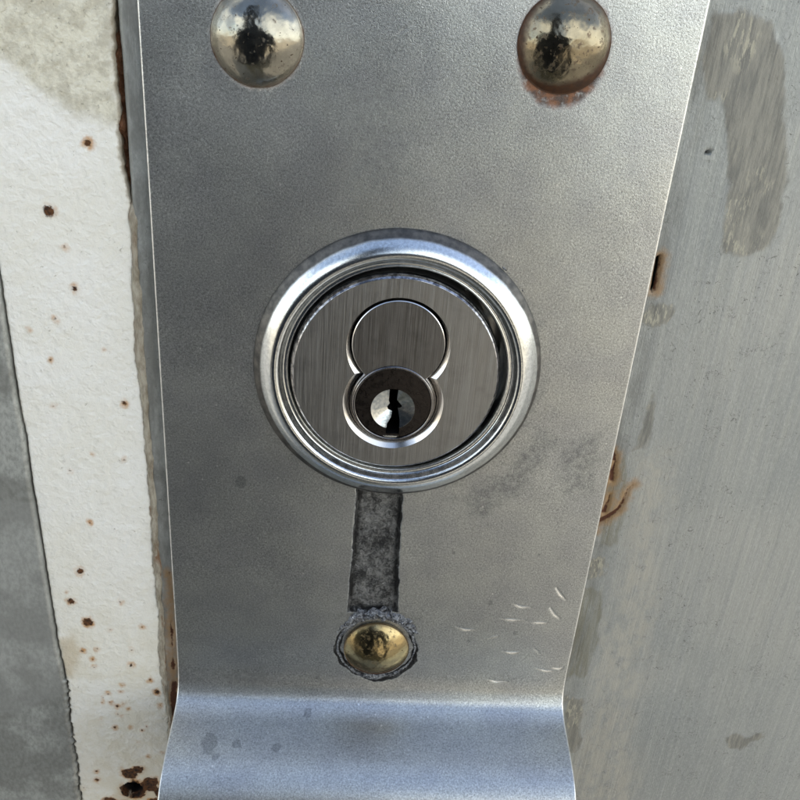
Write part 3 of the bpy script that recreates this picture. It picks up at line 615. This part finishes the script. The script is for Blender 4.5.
crust('burr_ring', ringpath(rc[0] + .1, rc[1], 7.35, 1., math.radians(28), math.radians(155), lambda a: np.clip(np.sin(a), 0, 1) ** 2 + .12, .5, 9), 1.0, .85, 131, plate, MB_, label='thick curl of gouged metal above the lower rivet')
crust('burr_ring', ringpath(0, 0, 20.3, 1, 0, 2 * np.pi, lambda a: .30 + .8 * np.clip(fbm(a * 5, a * 0, 55) - .45, 0, 1) * 2 , .22, 12), .34, .34, 161, plate, MB_, n=1500, m_=8, label='thin ragged burr where the plate meets the collar')

# ------------------------------------------------------------------ the lock cylinder
lock = empty('lock_cylinder', W(0, 0, 0), label='round silver mortise cylinder lock with raised collar and figure-eight core', cat='lock cylinder')
col_prof = spline([(20.05, -.6), (20.1, .1), (19.9, .5), (19.35, .95), (18.75, 1.5), (18.1, 2.02), (17.45, 2.36), (16.95, 2.42), (16.55, 2.25), (16.3, 1.85)], 6).tolist()
col_prof += spline([(16.15, 1.5), (15.9, 1.22), (15.6, 1.18), (15.35, 1.22), (15.18, 1.0), (15.1, .5), (15.1, -2.5)], 5).tolist()
col_prof += [(15.05, -6), (19.0, -6), (19.0, -.6)]
lathe('collar', col_prof, MC, lock, 0, 0, 320, close=True, sharp=40)
# body: disc with the figure-eight opening
FH = 2.2; dx, dy = -.35, -.05
body_m = mat_brushed((1., 1., .975), .29, .40, 0, .30); core_m = mat_brushed((1., .98, .95), .14, .25, 30, .30)
n_ = 256; t = np.linspace(0, 2 * np.pi, n_, endpoint=False)
rings = [(15.8, -5.8), (15.8, -5.1), (14.6, -5.1), (14.6, FH - 1.1), (14.52, FH - .62), (14.35, FH - .3), (14.08, FH - .03), (14.02, FH)]
V = [(dx + r * math.cos(a), dy + r * math.sin(a), z) for r, z in rings for a in t]
Fc = [tuple(range(n_ - 1, -1, -1)), tuple((len(rings) - 1) * n_ + i for i in range(n_))]
for k in range(len(rings) - 1): Fc += [(k * n_ + i, k * n_ + (i + 1) % n_, (k + 1) * n_ + (i + 1) % n_, (k + 1) * n_ + i) for i in range(n_)]
body = solid(V, Fc)
UC = (-.28, 4.62); LC = (-.42, -4.15)             # centres of the two lobes
RU, RL_ = 6.52, 6.16
body = carve(body, [frustum(UC[0], UC[1] + .06, RU + .08, -4.9, RU + .08, FH + 2), frustum(*UC, RU - .01, FH - .62, RU + .62, FH + .08, sh=-.36), frustum(*LC, RL_, -5, RL_, FH + 2), frustum(*LC, RL_ - .01, FH - .72, RL_ + .98, FH + .08)])
link('cylinder_face', body, body_m, lock, 25)
core = lathe('core_face', [(0, FH - .08), (6.22, FH - .08), (6.32, FH - .16), (6.36, FH - .3), (6.36, -4.5)], core_m, lock, UC[0], UC[1], 200, sharp=30)
core['label'] = 'darker brushed upper lobe of the figure-eight core'
blk = mat_simple('blackened_steel', (.03, .028, .027), .35, .9)
lowb = lathe('core_ring', [(5.28, FH - .30), (5.36, FH + .12), (5.46, FH + .20), (5.60, FH + .20), (5.72, FH + .10), (5.80, FH - .25), (5.98, FH - .38), (6.05, FH - .5), (6.05, -4.5), (5.28, -4.5)], mat_simple('dark_polished_steel', (.20, .19, .185), .20, 1), lock, LC[0], LC[1], 220, close=True, sharp=25)
# plug with conical countersink and keyway
PC = LC; KC = (LC[0] + .0, LC[1] - .85)
plug = frustum(*PC, 5.26, -4.4, 5.26, FH - .02)
kp = np.array([(365, 222), (432, 222), (430, 322), (452, 345), (474, 368), (462, 384), (440, 390), (452, 430), (462, 470), (464, 572), (356, 572), (362, 500), (392, 455), (398, 415), (366, 404), (356, 384), (376, 356), (366, 335)], float)
kx = (kp[:, 0] / 7.27 + 340 - 395) / 7.25; ky = -(kp[:, 1] / 7.27 + 360 - 412) / 6.55
key = solid(*prism([(KC[0] + .013 + a * .95, KC[1] + b * .95) for a, b in zip(kx, ky)][::-1], -4.0, FH + 1))
plug = carve(plug, [frustum(KC[0], KC[1], .02, FH - 1.35, 3.12 * 1.55 / 1.35, FH + .2), key])
n = NB('dark_bronze_plug'); a = n.noise(1.5, 4, .6); 
v = n.t.nodes.new('ShaderNodeVectorMath'); v.operation = 'DISTANCE'; n.t.links.new(n.P, v.inputs[0]); v.inputs[1].default_value = (KC[0], -(FH - .6), KC[1])
vx = n.t.nodes.new('ShaderNodeVectorMath'); vx.operation = 'SUBTRACT'; n.t.links.new(n.P, vx.inputs[0]); vx.inputs[1].default_value = (KC[0], 0, KC[1])
vy = n.t.nodes.new('ShaderNodeVectorMath'); vy.operation = 'MULTIPLY'; n.t.links.new(vx.outputs[0], vy.inputs[0]); vy.inputs[1].default_value = (1, 0, 1)
vl = n.t.nodes.new('ShaderNodeVectorMath'); vl.operation = 'LENGTH'; n.t.links.new(vy.outputs[0], vl.inputs[0]); rad = vl.outputs['Value']
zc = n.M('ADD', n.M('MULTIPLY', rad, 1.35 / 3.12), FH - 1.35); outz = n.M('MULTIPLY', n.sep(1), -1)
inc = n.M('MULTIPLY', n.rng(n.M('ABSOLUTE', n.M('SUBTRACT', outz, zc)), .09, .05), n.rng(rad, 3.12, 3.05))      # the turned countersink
deepk = n.rng(outz, FH - .12, FH - .3)  # keyway's inner darkness put into colour and specular by depth
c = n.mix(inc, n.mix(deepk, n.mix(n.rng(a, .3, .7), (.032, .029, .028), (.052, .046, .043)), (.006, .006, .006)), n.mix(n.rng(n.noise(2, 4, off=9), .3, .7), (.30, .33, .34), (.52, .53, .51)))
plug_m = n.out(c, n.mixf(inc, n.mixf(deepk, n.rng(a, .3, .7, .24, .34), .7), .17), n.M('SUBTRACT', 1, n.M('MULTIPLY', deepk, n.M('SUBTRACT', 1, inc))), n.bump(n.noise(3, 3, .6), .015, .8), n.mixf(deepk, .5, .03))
pl = link('plug', plug, plug_m, lowb, 20)
# thin bright line of the lower key way lip
lip = [(340, 575), (452, 575), (440, 586), (400, 590), (352, 586)]
lp = [(KC[0] + (a / 7.27 + 340 - 395) / 7.25, KC[1] - (b / 7.27 + 360 - 412) / 6.55 * 1.0) for a, b in lip]
link('keyway_lip', solid(*prism(lp[::-1], FH - .3, FH + .06)), MC, lowb, 20)
